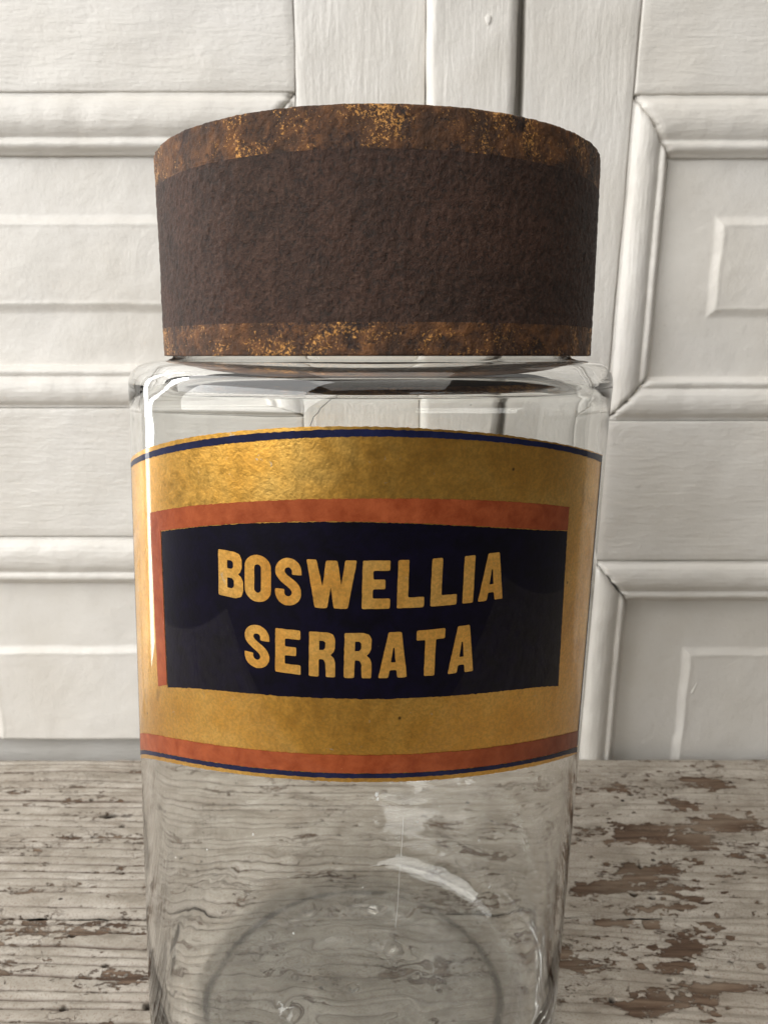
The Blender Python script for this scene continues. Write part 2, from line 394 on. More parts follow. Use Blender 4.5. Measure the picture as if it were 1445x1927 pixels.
def panel_frame(parent, xo0, xo1, zo0, zo1, wx, wt, wb, seed, skew=0.0, zref=0.3, sides='lrtb', g=0.0005, field=None):
    """Four mitred mouldings round a sunk panel with a raised field."""
    sk = lambda x, z: (x + skew * (z - zref), z)
    xi0, xi1, zi0, zi1 = xo0 + wx, xo1 - wx, zo0 + wb, zo1 - wt
    if 't' in sides: moulding('moulding', sk(xo0 + g, zo1), sk(xo1 - g, zo1), sk(xi0 + g, zi1), sk(xi1 - g, zi1), M_RAIL, parent, seed + 1)
    if 'b' in sides: moulding('moulding', sk(xo0 + g, zo0), sk(xo1 - g, zo0), sk(xi0 + g, zi0), sk(xi1 - g, zi0), M_RAIL, parent, seed + 2)
    if 'l' in sides: moulding('moulding', sk(xo0, zo0 + g), sk(xo0, zo1 - g), sk(xi0, zi0 + g), sk(xi0, zi1 - g), M_STILE, parent, seed + 3)
    if 'r' in sides: moulding('moulding', sk(xo1, zo0 + g), sk(xo1, zo1 - g), sk(xi1, zi0 + g), sk(xi1, zi1 - g), M_STILE, parent, seed + 4)
    # sunk panel with raised field
    px0, px1, pz0, pz1 = xi0 - 0.003, xi1 + 0.003, zi0 - 0.003, zi1 + 0.003
    fx0, fx1, fz0, fz1 = field
    def ax(a, b, cuts, n):
        g_ = [np.linspace(a, b, n)]
        for c in cuts: g_.append(c + np.linspace(-0.005, 0.005, 21))
        v = np.unique(np.round(np.concatenate(g_), 6)); return v[(v >= a) & (v <= b)]
    X, Z = np.meshgrid(ax(px0, px1, (fx0, fx1), 70), ax(pz0, pz1, (fz0, fz1), 70), indexing='ij')
    bx = 0.0006 * fbm(Z * 70, X * 30, 1.7, seed + 40, 3); bz = 0.0004 * fbm(X * 70, Z * 30, 2.7, seed + 41, 3)
    d = np.minimum(np.minimum(X + bx - fx0, fx1 - X - bx), np.minimum(Z + bz - fz0, fz1 - Z - bz))
    up = sstep(-0.0042, 0.0004, d) + 0.10 * np.exp(-(d / 0.0009) ** 2)
    Y = YF + 0.0046 - 0.0016 * up + 0.0004 * fbm(X * 50, Z * 50, 0.2, seed + 44, 4)
    Xs = X + skew * (Z - zref)
    V = np.stack([Xs, Y, Z], -1).reshape(-1, 3); F = grid_faces(*X.shape)
    idx = np.arange(X.size).reshape(X.shape)
    ring = np.concatenate([idx[:, 0], idx[-1, 1:], idx[-2::-1, -1], idx[0, -2:0:-1]])
    B = V[ring].copy(); B[:, 1] = YF + 0.014
    n0 = len(V); k = len(ring); j = np.arange(k)
    me = mesh_np('panel', np.vstack([V, B]), np.vstack([F, np.stack([ring, n0 + j, n0 + (j + 1) % k, np.roll(ring, -1)], -1)]))
    bm = bmesh.new(); bm.from_mesh(me); bm.verts.ensure_lookup_table(); bm.faces.new([bm.verts[n0 + i] for i in range(k)])
    bmesh.ops.recalc_face_normals(bm, faces=bm.faces); bm.to_mesh(me); bm.free()
    return link('panel', me, M_PANEL, parent, True)

ZB, ZT = -0.16, 0.47
# left leaf
dl = empty('door', (-0.115, 0.36, ZB), 'left white panelled door leaf with the wide cover strip along its edge', 'door')
board('stile', -0.0366, 0.0170, ZB, ZT, M_STILE, dl, seed=1)
board('stile', -0.283, -0.2335, ZB, ZT, M_STILE, dl, seed=2)
board('rail', -0.2332, -0.0367, 0.2994, ZT, M_RAIL, dl, bev=0.0005, seed=3)
board('rail', -0.2332, -0.0370, 0.1105, 0.1695, M_RAIL, dl, seed=4)
board('cover_strip', 0.0172, 0.0538, ZB, ZT, M_STILE, dl, yf=YF - 0.0042, depth=0.024, bev=0.0034, seed=5)
board('rebate', 0.0539, 0.0580, ZB, ZT, M_STILE, dl, yf=YF + 0.011, depth=0.009, seed=6)
panel_frame(dl, -0.2332, -0.0370, 0.1698, 0.2990, 0.0175, 0.0235, 0.0185, 10, field=(-0.187, -0.083, 0.2148, 0.2480))
p = panel_frame(dl, -0.2332, -0.0370, 0.0080, 0.1100, 0.0175, 0.0225, 0.001, 20, sides='lrt', field=(-0.187, -0.083, -0.03, 0.0520))
board('bottom_rail', -0.2332, -0.0370, ZB, 0.0064, M_RAIL, dl, yf=YF + 0.0125, depth=0.012, seed=7)
# a paint-filled blister on the cover strip
bm = bmesh.new(); bmesh.ops.create_uvsphere(bm, u_segments=20, v_segments=12, radius=1.0)
for vtx in bm.verts:
    c = vtx.co; c.x *= 0.0012 * (1 + 0.3 * c.z); c.y *= 0.0005; c.z *= 0.0020
    c += Vector((0.0418, YF - 0.0040, 0.3245))
me = bpy.data.meshes.new('paint_blister'); bm.to_mesh(me); bm.free(); link('paint_blister', me, M_STILE, dl, True)

# right leaf, leaning a little
SK = 0.0285
dr = empty('door', (0.2, 0.36, ZB), 'right white panelled door leaf beyond the dark gap', 'door')
def stile_r():
    o = board('stile', 0.0574, 0.1029, ZB, ZT, M_STILE, dr, seed=31)
    co = np.empty(len(o.data.vertices) * 3, np.float32); o.data.vertices.foreach_get('co', co); co = co.reshape(-1, 3)
    k = np.clip((co[:, 0] - 0.0574) / 0.0455, 0, 1); co[:, 0] += k * SK * (co[:, 2] - 0.296)
    o.data.vertices.foreach_set('co', co.ravel()); o.data.update(); return o
stile_r()
X0R, X1R = 0.1034, 0.318
board('stile', X1R + 0.0004, 0.362, ZB, ZT, M_STILE, dr, skew=SK, zref=0.296, seed=32)
board('rail', X0R, X1R, 0.2984, ZT, M_RAIL, dr, skew=SK, zref=0.296, seed=33)
board('rail', X0R, X1R, 0.0990, 0.1638, M_RAIL, dr, skew=SK, zref=0.296, seed=34)
board('rail', X0R, X1R, ZB, -0.055, M_RAIL, dr, skew=SK, zref=0.296, seed=35)
panel_frame(dr, X0R, X1R, 0.1641, 0.2980, 0.0172, 0.0235, 0.0190, 50, SK, 0.296, field=(0.1478, 0.2737, 0.2126, 0.2476))
pr = panel_frame(dr, X0R, X1R, -0.0545, 0.0986, 0.0172, 0.0195, 0.019, 60, SK, 0.296, field=(0.1545, 0.267, -0.012, 0.0512))
# run of dried paint on the lower panel
pts = []
for i in range(26):
    q = i / 25
    pts.append((0.1495 + 0.028 * q, YF + 0.0031 if q > 0.05 else YF + 0.0033, 0.0318 + 0.0135 * (1 - math.exp(-q * 5)) + 0.0012 * math.sin(q * 9) + 0.004 * q))
tube('paint_run', pts, [0.0008] + [0.0006] + [0.00026] * 24, M_PANEL, dr)

# ------------------------------------------------------------------ table
TY1 = 0.3425; SEAM = 0.2352
HOLES = [(-116.7, 294.9, 4.2, 1.7), (-110.5, 294.6, 3.0, 1.2), (-154.5, 316, 1.3, 0.9), (-128, 308, 1.1, 0.9), (-163, 300, 1.6, 0.8), (-108, 287.5, 1.2, 0.9),
         (-118, 281, 1.2, 0.8), (-98, 258, .9, .7), (-71.5, 197.0, 2.2, 1.4), (-88, 213, 1.0, .8), (-66, 234.5, 1.0, .7), (-105, 226, 1.1, 1.0), (-96, 197, 1.2, 1.0), (-74, 264, .9, .6),
         (92.5, 246.2, 1.5, 1.1), (97.5, 244.6, 1.0, .8), (150, 328, 1.5, 1.0), (160, 322, 1.6, 1.2), (99.5, 262, 1.0, .9), (105, 238.5, 1.1, .7), (113, 215, 1.0, .8), (89, 207, 1.0, .7), (104, 209, 1.0, .7),
         (88, 318, 1.2, .8), (110, 312, 1.2, .8), (83, 296, 1.3, .8), (70, 275, .9, .6), (126, 300, 1.0, .7), (70, 200, 1.0, .9), (-20, 330, 1.3, .8), (20, 316, 1.2, .7), (-45, 305, 1.4, .8)]
# bare-wood patches (x, y, rx, ry) where the paint has flaked off
BARE = [(149, 321, 10, 4.0), (134, 303, 7, 7), (141, 290, 17, 6), (104, 283, 13, 6), (124, 279, 13, 5.5), (92, 281, 12, 4), (92, 258, 16, 7.5), (106, 248, 12, 4.5), (82, 250, 13, 5),
        (101, 240, 9, 2.6), (76, 232, 6, 3.2), (88, 230, 5, 3.2), (97, 222, 9, 4.5), (92, 214, 13, 5), (104, 203, 18, 3.2), (85, 197, 16, 4), (112, 231, 6, 2.6), (116, 244, 8, 3),
        (-128, 249, 26, 3.0), (-88, 247, 16, 2.4), (-118, 236, 40, 4.2), (-92, 228, 30, 3.0), (-127, 282, 7, 3), (-133, 262, 10, 2.2), (-118, 212, 12, 4.0), (-86, 207, 20, 3.2), (-95, 199, 9, 3),
        (-140, 271, 8, 2.0), (-121, 292, 5, 3), (-103, 262, 7, 1.7), (20, 262, 14, 5), (-18, 250, 12, 4), (40, 240, 18, 7), (46, 268, 12, 4), (-35, 278, 10, 3), (15, 212, 22, 8), (-40, 221, 14, 5),
        (60, 215, 12, 5), (30, 292, 12, 3), (0, 180, 30, 8), (70, 160, 40, 8), (-60, 150, 50, 7)]
DARK = [(139, 287, 11, 5, .9), (88, 231, 5, 3, .8), (-140, 235, 40, 6, .35), (100, 200, 40, 9, .35), (150, 300, 18, 9, .3), (85, 212, 12, 9, .35), (-70, 198, 14, 5, .4)]

def plank(y0, y1, seed, slope):
    xs = np.concatenate([np.arange(-0.46, -0.20, 0.003), np.arange(-0.20, 0.20, 0.00055), np.arange(0.20, 0.461, 0.003)])
    n1 = np.arange(y0, y1, 0.00042) if y0 > 0.15 else np.concatenate([np.arange(y0, 0.165, 0.0015), np.arange(0.165, y1, 0.00036)])
    ys = np.unique(np.concatenate([n1, [y1]]))
    b = 0.0016
    X, Y = np.meshgrid(xs, ys, indexing='ij')
    x = X * 1000; y = Y * 1000
    v = y + slope * (x - 20) * sstep(-20, 140, x) + 3.2 * fbm(x / 150, y / 60, 0.3, seed, 3) + 0.5 * fbm(x / 22, y / 9, 1.3, seed + 2, 3)
    ph = v / 4.6 + 0.55 * noise3(0, v / 7.0, 0.0, seed + 4) + 0.25 * noise3(x / 300, v / 2.6, 0.0, seed + 5)
    fr = ph - np.floor(ph); ringid = np.floor(ph)
    tri = np.minimum(fr, 1 - fr)
    rnd = _h(ringid.astype(np.int64), np.zeros_like(ringid, dtype=np.int64), np.zeros_like(ringid, dtype=np.int64), seed + 6)
    strength = np.clip(0.50 + 0.65 * rnd + 0.9 * noise3(x / 45, ringid * 7.7, 0.5, seed + 7), 0, 1) * (0.38 + 0.62 * sstep(50, -50, x))
    crack = np.exp(-(tri / 0.070) ** 2) * strength
    h = -0.00042 * crack + 0.00020 * np.cos(fr * 2 * np.pi + np.pi) + 0.00012 * fbm(x / 6, y / 3, 0.7, seed + 8, 3)
    wx = 7.0 * fbm(x / 11, y / 6, 0.1, seed + 20, 4); wy = 3.2 * fbm(x / 11, y / 6, 4.1, seed + 21, 4)
    paint = 0.78 + 0.20 * fbm(x / 26, y / 8, 2.2, seed + 10, 4) - 0.17 * np.exp(-(tri / 0.10) ** 2) * strength
    for (cx, cy, rx, ry) in BARE:
        d = np.sqrt(((x + wx - cx) / rx) ** 2 + ((y + wy - cy) / ry) ** 2)
        paint -= (0.50 if cx > 40 else (0.24 if cy < 255 else 0.15)) * (1 - sstep(0.45, 1.35, d))
    chip = fbm(x / 4.5, y / 2.4, 6.6, seed + 50, 4)
    paint -= 0.42 * sstep(0.38, 0.75, chip) * (0.12 + 0.88 * sstep(40, 80, x))
    paint += 0.55 * sstep(0.42, 0.70, fbm(x / 5.5, y / 2.8, 9.6, seed + 51, 4)) * (paint < 0.6)
    tone = np.clip(0.30 * fbm(x / 40, y / 14, 5.2, seed + 11, 3), 0, 1)
    for (cx, cy, rx, ry, a) in DARK:
        d = ((x + wx - cx) / rx) ** 2 + ((y + wy - cy) / ry) ** 2
        tone = np.maximum(tone, a * np.exp(-d))
    hole = np.zeros_like(x)
    for (cx, cy, rx, ry) in HOLES:
        d = np.sqrt(((x + 0.25 * wx - cx) / rx) ** 2 + ((y + 0.25 * wy - cy) / ry) ** 2)
        hole = np.maximum(hole, 1 - sstep(0.55, 1.1, d))
    h = h - 0.0016 * hole - 0.00028 * (1 - sstep(0.42, 0.58, paint))
    dy = np.minimum(y1 - Y, Y - y0); e = b * (1 - np.sqrt(np.clip(1 - (1 - np.clip(dy / b, 0, 1)) ** 2, 0, 1)))
    jag = 0.0006 * fbm(x / 8, 0.3, 0.9, seed + 30, 4)
    Z = h - e * 0.7 - 0.0002
    Yj = Y + jag * (1 - np.clip(dy / 0.004, 0, 1)) * np.where(Y > (y0 + y1) / 2, 1, -1)
    V = np.stack([X, Yj, Z], -1).reshape(-1, 3); F = grid_faces(*X.shape)
    idx = np.arange(X.size).reshape(X.shape)
    ring = np.concatenate([idx[:, 0], idx[-1, 1:], idx[-2::-1, -1], idx[0, -2:0:-1]])
    B = V[ring].copy(); B[:, 2] = -0.026
    n0 = len(V); k = len(ring); j = np.arange(k)
    me = mesh_np('plank', np.vstack([V, B]), np.vstack([F, np.stack([ring, n0 + j, n0 + (j + 1) % k, np.roll(ring, -1)], -1)[:, ::-1]]))
    for nm, arr in (('paint', paint), ('hole', hole), ('tone', tone), ('crack', crack)):
        at = me.attributes.new(nm, 'FLOAT', 'POINT')
        at.data.foreach_set('value', np.concatenate([arr.ravel(), arr.reshape(-1)[ring]]).astype(np.float32))
    return me
tab = empty('table', (0, 0.05, -0.026), 'weathered wooden tabletop with flaking white paint under the jar', 'table')
link('plank', plank(SEAM + 0.0003, TY1, 100, 0.035), M_TABLE, tab, True)
link('plank', plank(-0.05, SEAM - 0.0003, 200, 0.05), M_TABLE, tab, True)

# ------------------------------------------------------------------ jar
JR = 0.0594; JY = 0.200
def jx(z): return -0.0092 + 0.0062 * (z / 0.19)          # the old jar leans a little
jar = empty('glass_jar', (-0.0092, JY, 0.0), 'clear glass apothecary jar with a curved gold and navy label', 'jar')
def fillet(pts, n=6):
    return pts
OUT = [(0.0, 0.0034), (0.010, 0.00335), (0.020, 0.0030), (0.028, 0.0024), (0.035, 0.0016), (0.0405, 0.0008), (0.0440, 0.0003), (0.0472, 0.0003), (0.0500, 0.0008), (0.0528, 0.0018), (0.0553, 0.0035), (0.0573, 0.0060), (0.0586, 0.0092), (0.0592, 0.0130), (0.05938, 0.0170),
       (JR, 0.022), (JR, 0.05), (JR, 0.08), (JR, 0.11), (JR, 0.14), (JR, 0.165), (JR, 0.1790), (0.05945, 0.1820), (0.05955, 0.1845), (0.05940, 0.1865), (0.0588, 0.1883), (0.0575, 0.1897), (0.0556, 0.1906), (0.0530, 0.1911),
       (0.0505, 0.1913), (0.0492, 0.1918), (0.0487, 0.1928), (0.0485, 0.195), (0.0485, 0.205), (0.0485, 0.222), (0.0488, 0.226), (0.0488, 0.2295), (0.0480, 0.2315), (0.0465, 0.2320)]
INN = [(0.0462, 0.2312), (0.0460, 0.228), (0.0460, 0.205), (0.0461, 0.1945), (0.0466, 0.1912), (0.0480, 0.1897), (0.0500, 0.1890), (0.0525, 0.1886), (0.0548, 0.1880), (0.0563, 0.1866), (0.0571, 0.1844), (0.0573, 0.1815),
       (0.0572, 0.175), (0.0573, 0.165), (0.0573, 0.14), (0.0573, 0.11), (0.0573, 0.085), (0.0572, 0.055), (0.0571, 0.035), (0.0567, 0.0235), (0.0561, 0.0180), (0.0551, 0.0135), (0.0536, 0.0102), (0.0515, 0.0077), (0.0488, 0.0062), (0.0455, 0.0055), (0.0425, 0.0054), (0.040, 0.0055), (0.036, 0.006), (0.028, 0.0062), (0.0245, 0.0067), (0.0215, 0.0080), (0.019, 0.0087), (0.0165, 0.0081), (0.012, 0.0070), (0.006, 0.0068), (0.0, 0.0068)]
def resample(P, step):
    P = np.array(P); d = np.r_[0, np.cumsum(np.linalg.norm(np.diff(P, axis=0), axis=1))]
    n = int(d[-1] / step); s = np.linspace(0, d[-1], n)
    # Catmull-Rom through the points by cubic Hermite on chord length
    m = np.gradient(P, d, axis=0)
    i = np.clip(np.searchsorted(d, s, 'right') - 1, 0, len(d) - 2); hh = (d[i + 1] - d[i]); u = (s - d[i]) / hh
    u = u[:, None]; hh = hh[:, None]
    return ((2 * u**3 - 3 * u**2 + 1) * P[i] + (u**3 - 2 * u**2 + u) * hh * m[i] + (-2 * u**3 + 3 * u**2) * P[i + 1] + (u**3 - u**2) * hh * m[i + 1])
def jar_mesh():
    NS = 288
    po = resample(OUT, 0.0013); pi = resample(INN, 0.0013)
    prof = np.vstack([po, pi]); inner = np.r_[np.zeros(len(po)), np.ones(len(pi))]
    prof[:, 0] = np.maximum(prof[:, 0], 0.0)
    prof = prof[1:-1]; inner = inner[1:-1]                      # poles added apart
    th = np.linspace(0, 2 * np.pi, NS, endpoint=False)
    T, r = np.meshgrid(th, prof[:, 0], indexing='ij'); Z = np.broadcast_to(prof[:, 1], T.shape).copy(); I = np.broadcast_to(inner, T.shape)
    cx, cy = np.cos(T), np.sin(T)
    k = np.clip(r / 0.03, 0, 1)
    wob = fbm(cx * 2.0 + 5, cy * 2.0, Z * 28, 300, 3)
    wob2 = fbm(cx * 5.0 + 5, cy * 5.0, Z * 55, 310, 3)
    low = sstep(0.10, 0.03, Z)
    r2 = r + k * (I * (0.00006 * wob + (0.000010 + 0.000004 * low) * wob2) + (1 - I) * 0.000025 * wob2 * sstep(0.093, 0.05, Z))
    base = sstep(0.03, 0.012, Z) * k
    r2 = r2 + I * sstep(0.028, 0.016, Z) * k * 0.00022 * fbm(cx * 9 + 3, cy * 9, Z * 160, 340, 3)
    Z2 = Z + base * I * ((0.0007 + 0.0012 * np.exp(-((r - 0.019) / 0.004) ** 2)) * fbm(cx * r * 90, cy * r * 90, 2.2, 320, 3)) + base * (1 - I) * np.clip((Z - 0.001) / 0.004, 0, 1) * 0.0003 * fbm(cx * r * 80, cy * r * 80, 8.2, 330, 3)
    X = np.array([0.0]) + r2 * np.sin(T); Y = -r2 * np.cos(T)
    # a pontil scar in the middle of the base
    V = np.stack([X + jx(Z2), JY + Y, Z2], -1).reshape(-1, 3)
    n = prof.shape[0]; F = grid_faces(NS, n, True)
    V = np.vstack([V, [[jx(0.0021), JY, 0.0021], [jx(0.0068), JY, 0.0068]]])
    me = bpy.data.meshes.new('glass_body')
    faces = [tuple(f) for f in F.tolist()]
    b0 = len(V) - 2
    for a in range(NS):
        c = (a + 1) % NS
        faces.append((b0, c * n, a * n)); faces.append((b0 + 1, a * n + n - 1, c * n + n - 1))
    me.from_pydata(V.tolist(), [], faces)
    bm = bmesh.new(); bm.from_mesh(me); bmesh.ops.recalc_face_normals(bm, faces=bm.faces); bm.to_mesh(me); bm.free()
    return me
link('glass_body', jar_mesh(), M_GLASS, jar, True)

# the label: curves in (angle round the jar, height) -------------------------------
CUR = dict(outer_top=[179.5, -0.74, -9.38, 0.67, 1.32], nl_top=[178.95, -0.3, -9.6, 0.6, 1.5], nl_bot=[177.65, 0.21, -9.31, 0.03, 1.17], red_top=[166.12, 0.3, -8.73, 0.2, 0.23],
           rect_top=[161.58, -1.08, -10.55, 1.75, 2.29], rect_bot=[126.07, -0.46, -5.43, 1.08, -5.27], red2_top=[114.03, -0.43, -7.74, 0.58, -1.75], red2_bot=[110.07, -0.62, -8.19, 0.81, -1.59],
           nl2_bot=[108.95, -0.5, -7.9, 0.6, -2.0], outer_bot=[108.10, -0.73, -8.25, 1.0, -1.65])
def cz(name, t):
    return sum(c * t ** i for i, c in enumerate(CUR[name])) * 0.001
def on_jar(t, z, off):
    r = JR + off
    return np.stack([jx(z) + r * np.sin(t), JY - r * np.cos(t), z], -1)
def sheet(name, tl, tr, zlo, zhi, off, mat, parent, nu=150, nv=24, seed=0, jit=0.00010):
    """Thin painted or gilded field on the glass; tl/tr give the side edges (radians at bottom and top)."""
    b = np.linspace(0, 1, nv)[None, :]; a = np.linspace(0, 1, nu)[:, None]
    t0 = tl[0] + (tl[1] - tl[0]) * b; t1 = tr[0] + (tr[1] - tr[0]) * b
    T = t0 + (t1 - t0) * a
    lo = zlo(T) + jit * fbm(T * 130, 0.2, 0.1, seed, 3); hi = zhi(T) + jit * fbm(T * 130, 0.7, 3.1, seed + 5, 3)
    Z = lo + (hi - lo) * b
    T = T + (jit / JR) * fbm(Z * 2200, 0.4, 1.1, seed + 8, 3) * ((a < 0.001) | (a > 0.999))
    me = mesh_np(name, on_jar(T, Z, off).reshape(-1, 3), grid_faces(nu, nv))
    return link(name, me, mat, parent, True)
c_ = lambda n: (lambda t: cz(n, t))
TL, TR = R_(-69.0), R_(64.8)
TRT = R_(63.4)
lab = sheet('label', (TL, TL), (TR, TRT), c_('outer_bot'), c_('outer_top'), 0.00012, M_GOLD, jar, 240, 90, 1)
tag(lab, 'curved gold label with a navy panel lettered in gold and red bands')
e = 0.006
sheet('blue_line', (TL + e, TL + e), (TRT - e, TRT - e), c_('nl_bot'), c_('nl_top'), 0.0002, M_BLUE, lab, 240, 4, 2)
sheet('blue_line', (TL + e, TL + e), (TR - e, TR - e), c_('nl2_bot'), lambda t: cz('red2_bot', t) - 0.00008, 0.0002, M_BLUE, lab, 240, 4, 3)
hb = lambda t: cz('nl2_bot', t) + 0.0018; ht = lambda t: cz('nl_bot', t) - 0.00005
sheet('blue_line', (TL + e, TL + e), (TL + e + 0.013, TL + e + 0.013), hb, ht, 0.0002, M_BLUE, lab, 4, 90, 4)
sheet('blue_line', (TR - e - 0.014, TRT - e - 0.014), (TR - e, TRT - e), hb, ht, 0.0002, M_BLUE, lab, 4, 90, 5)
sheet('red_band', (TL + e + 0.016, TL + e + 0.016), (TR - e - 0.016, TR - e - 0.016), c_('red2_bot'), c_('red2_top'), 0.00022, M_RED, lab, 240, 8, 6)
sheet('red_band', (R_(-51.4), R_(-51.5)), (R_(46.15), R_(46.1)), lambda t: cz('rect_top', t) + 0.00012, c_('red_top'), 0.00022, M_RED, lab, 200, 8, 7)
sheet('red_band', (R_(-49.75), R_(-51.4)), (R_(-45.6), R_(-46.65)), lambda t: cz('rect_bot', t) + 0.0006, lambda t: cz('rect_top', t) + 0.00012, 0.00021, M_RED, lab, 8, 60, 8)
sheet('navy_panel', (R_(-45.32), R_(-46.37)), (R_(47.73), R_(46.15)), c_('rect_bot'), c_('rect_top'), 0.0002, M_NAVY, lab, 200, 60, 9)

# lettering -----------------------------------------------------------------------
def arc_s():
    pts = [(0.445, 0.655), (0.445, 0.70)]
    for k in range(0, 13): a = math.pi * k / 12; pts.append((0.27 + 0.175 * math.cos(a), 0.725 + 0.175 * math.sin(a)))
    for k in range(1, 12):
        u = k / 12; b = [(0.095, 0.725), (0.095, 0.53), (0.445, 0.49), (0.445, 0.28)]
        pts.append(tuple((1-u)**3*b[0][i] + 3*(1-u)**2*u*b[1][i] + 3*(1-u)*u*u*b[2][i] + u**3*b[3][i] for i in (0, 1)))
    for k in range(0, 13): a = -math.pi * k / 12; pts.append((0.27 + 0.175 * math.cos(a), 0.275 + 0.175 * math.sin(a)))
    pts.append((0.095, 0.345))
    pts = [q for i, q in enumerate(pts) if i == 0 or math.dist(q, pts[i - 1]) > 1e-3]
    P = np.array(pts); d = np.gradient(P, axis=0); d /= np.linalg.norm(d, axis=1)[:, None]; N = np.stack([-d[:, 1], d[:, 0]], -1)
    th = 0.098
    poly = np.vstack([P + N * th, (P - N * th)[::-1]])
    mn, mx = poly.min(0), poly.max(0)
    return ((poly - mn) / (mx - mn)).tolist()
def rrect(x0, x1, y0, y1, rx, ry, n=7):
    o = []
    for cx, cy, a0 in ((x1 - rx, y1 - ry, 0), (x0 + rx, y1 - ry, 90), (x0 + rx, y0 + ry, 180), (x1 - rx, y0 + ry, 270)):
        for k in range(n): a = R_(a0 + 90 * k / (n - 1)); o.append((cx + rx * math.cos(a), cy + ry * math.sin(a)))
    return o
GL = {
 'B': [[(0, 0), (0, 1), (.66, 1), (.86, .96), (.95, .85), (.95, .66), (.88, .57), (.80, .53), (.93, .47), (1, .38), (1, .17), (.92, .05), (.72, 0)],
       [(.37, .62), (.37, .80), (.54, .80), (.61, .76), (.61, .66), (.54, .62)], [(.37, .2), (.37, .42), (.56, .42), (.64, .37), (.64, .25), (.56, .2)]],
 'O': [rrect(0, 1, 0, 1, .5, .26), rrect(.37, .63, .2, .8, .13, .075)],
 'S': [arc_s()],
 'W': [[(0, 1), (.2, 1), (.33, .45), (.39, .99), (.62, .99), (.705, .48), (.77, 1), (1, 1), (.84, 0), (.56, 0), (.495, .45), (.43, 0), (.18, 0)]],
 'E': [[(0, 0), (0, 1), (.97, 1), (.97, .79), (.38, .79), (.38, .61), (.82, .61), (.82, .41), (.38, .41), (.38, .215), (1, .215), (1, 0)]],
 'L': [[(0, 0), (0, 1), (.40, 1), (.40, .22), (1, .22), (1, 0)]],
 'I': [[(0, 0), (0, 1), (1, 1), (1, 0)]],
 'A': [[(.31, 1), (.76, 1), (1, 0), (.66, 0), (.62, .17), (.385, .17), (.345, 0), (0, 0)], [(.485, .66), (.53, .66), (.585, .34), (.42, .34)]],
 'R': [[(0, 0), (0, 1), (.70, 1), (.88, .96), (.97, .86), (.97, .65), (.90, .55), (.80, .50), (.93, .44), (.99, .34), (1, 0), (.65, 0), (.63, .30), (.56, .39), (.38, .40), (.38, 0)],
       [(.38, .60), (.38, .81), (.54, .81), (.61, .77), (.61, .65), (.54, .60)]],
 'T': [[(0, 1), (1, 1), (1, .785), (.68, .785), (.68, 0), (.31, 0), (.31, .785), (0, .785)]],
}
def rounded(poly, asp, r):
    P = [np.array((x * asp, y)) for x, y in poly]; out = []
    P = [q for i, q in enumerate(P) if np.linalg.norm(q - P[i - 1]) > 1e-4]
    n = len(P)
    for i in range(n):
        a, b, c = P[i - 1], P[i], P[(i + 1) % n]
        la, lc = np.linalg.norm(a - b), np.linalg.norm(c - b)
        k = min(r, 0.42 * la, 0.42 * lc)
        p0 = b + (a - b) / la * k; p2 = b + (c - b) / lc * k
        for u in (0, 0.35, 0.65, 1): out.append((1 - u) ** 2 * p0 + 2 * u * (1 - u) * b + u * u * p2)
    # densify straight runs so that the edges can be slightly uneven
    res = []
    for i in range(len(out)):
        a, b = out[i], out[(i + 1) % len(out)]
        m = max(1, int(np.linalg.norm(b - a) / 0.045))
        for k in range(m): res.append(a + (b - a) * k / m)
    return np.array(res)
def letter(ch, t0, t1, ftop, fbot, seed, parent):
    asp = (t1 - t0) * JR / 0.0095
    loops = []
    for li, pl in enumerate(GL[ch]):
        q = rounded(pl, asp, 0.035 if li == 0 else 0.02)
        q = q + 0.0045 * np.stack([noise3(q[:, 0] * 14, q[:, 1] * 14, 0.3, seed), noise3(q[:, 0] * 14, q[:, 1] * 14, 7.3, seed)], -1)
        loops.append(q)
    tri = tessellate_polygon([[Vector((x, y, 0)) for x, y in l] for l in loops])
    P = np.vstack(loops)
    bm = bmesh.new(); vs = [bm.verts.new((x, y, 0)) for x, y in P]
    for f in tri:
        try: bm.faces.new([vs[i] for i in f])
        except ValueError: pass
    for k in range(1, 14):
        bmesh.ops.bisect_plane(bm, geom=bm.verts[:] + bm.edges[:] + bm.faces[:], plane_co=(asp * k / 14, 0, 0), plane_no=(1, 0, 0))
    for vtx in bm.verts:
        t = t0 + (t1 - t0) * vtx.co.x / asp; zb, zt = fbot(t), ftop(t)
        z = zb + (zt - zb) * vtx.co.y
        vtx.co = Vector(on_jar(np.array(t), np.array(z), 0.00028))
    bmesh.ops.recalc_face_normals(bm, faces=bm.faces)
    me = bpy.data.meshes.new('letter'); bm.to_mesh(me); bm.free()
    pol = me.polygons[0]
    if pol.normal.y > 0: me.flip_normals()
    return link('letter', me, M_LETTER, parent, True)
pv = lambda co: (lambda t: sum(c * t ** i for i, c in enumerate(co)) * 0.001)
row1 = (pv([154.19, -0.18, 0.89, -1.0]), pv([144.61, -0.17, 0.86, -2.27]))
row2 = (pv([139.77, 0.2, 2.4, -3.0]), pv([130.47, -0.78, 1.01, -4.97]))
A1 = [(-28.72, -22.98), (-22.62, -17.09), (-16.23, -11.1), (-10.19, -0.88), (0.19, 5.37), (6.65, 11.76), (12.98, 18.15), (19.36, 21.6), (22.63, 28.21)]
A2 = [(-22.68, -17.37), (-16.16, -11.04), (-9.49, -4.42), (-2.82, 2.36), (3.65, 9.09), (10.62, 16.21), (17.08, 22.51)]
sd = 500
for wd, an, row in (('BOSWELLIA', A1, row1), ('SERRATA', A2, row2)):
    for ch, (a0, a1) in zip(wd, an):
        sd += 3; letter(ch, R_(a0), R_(a1), row[0], row[1], sd, lab)

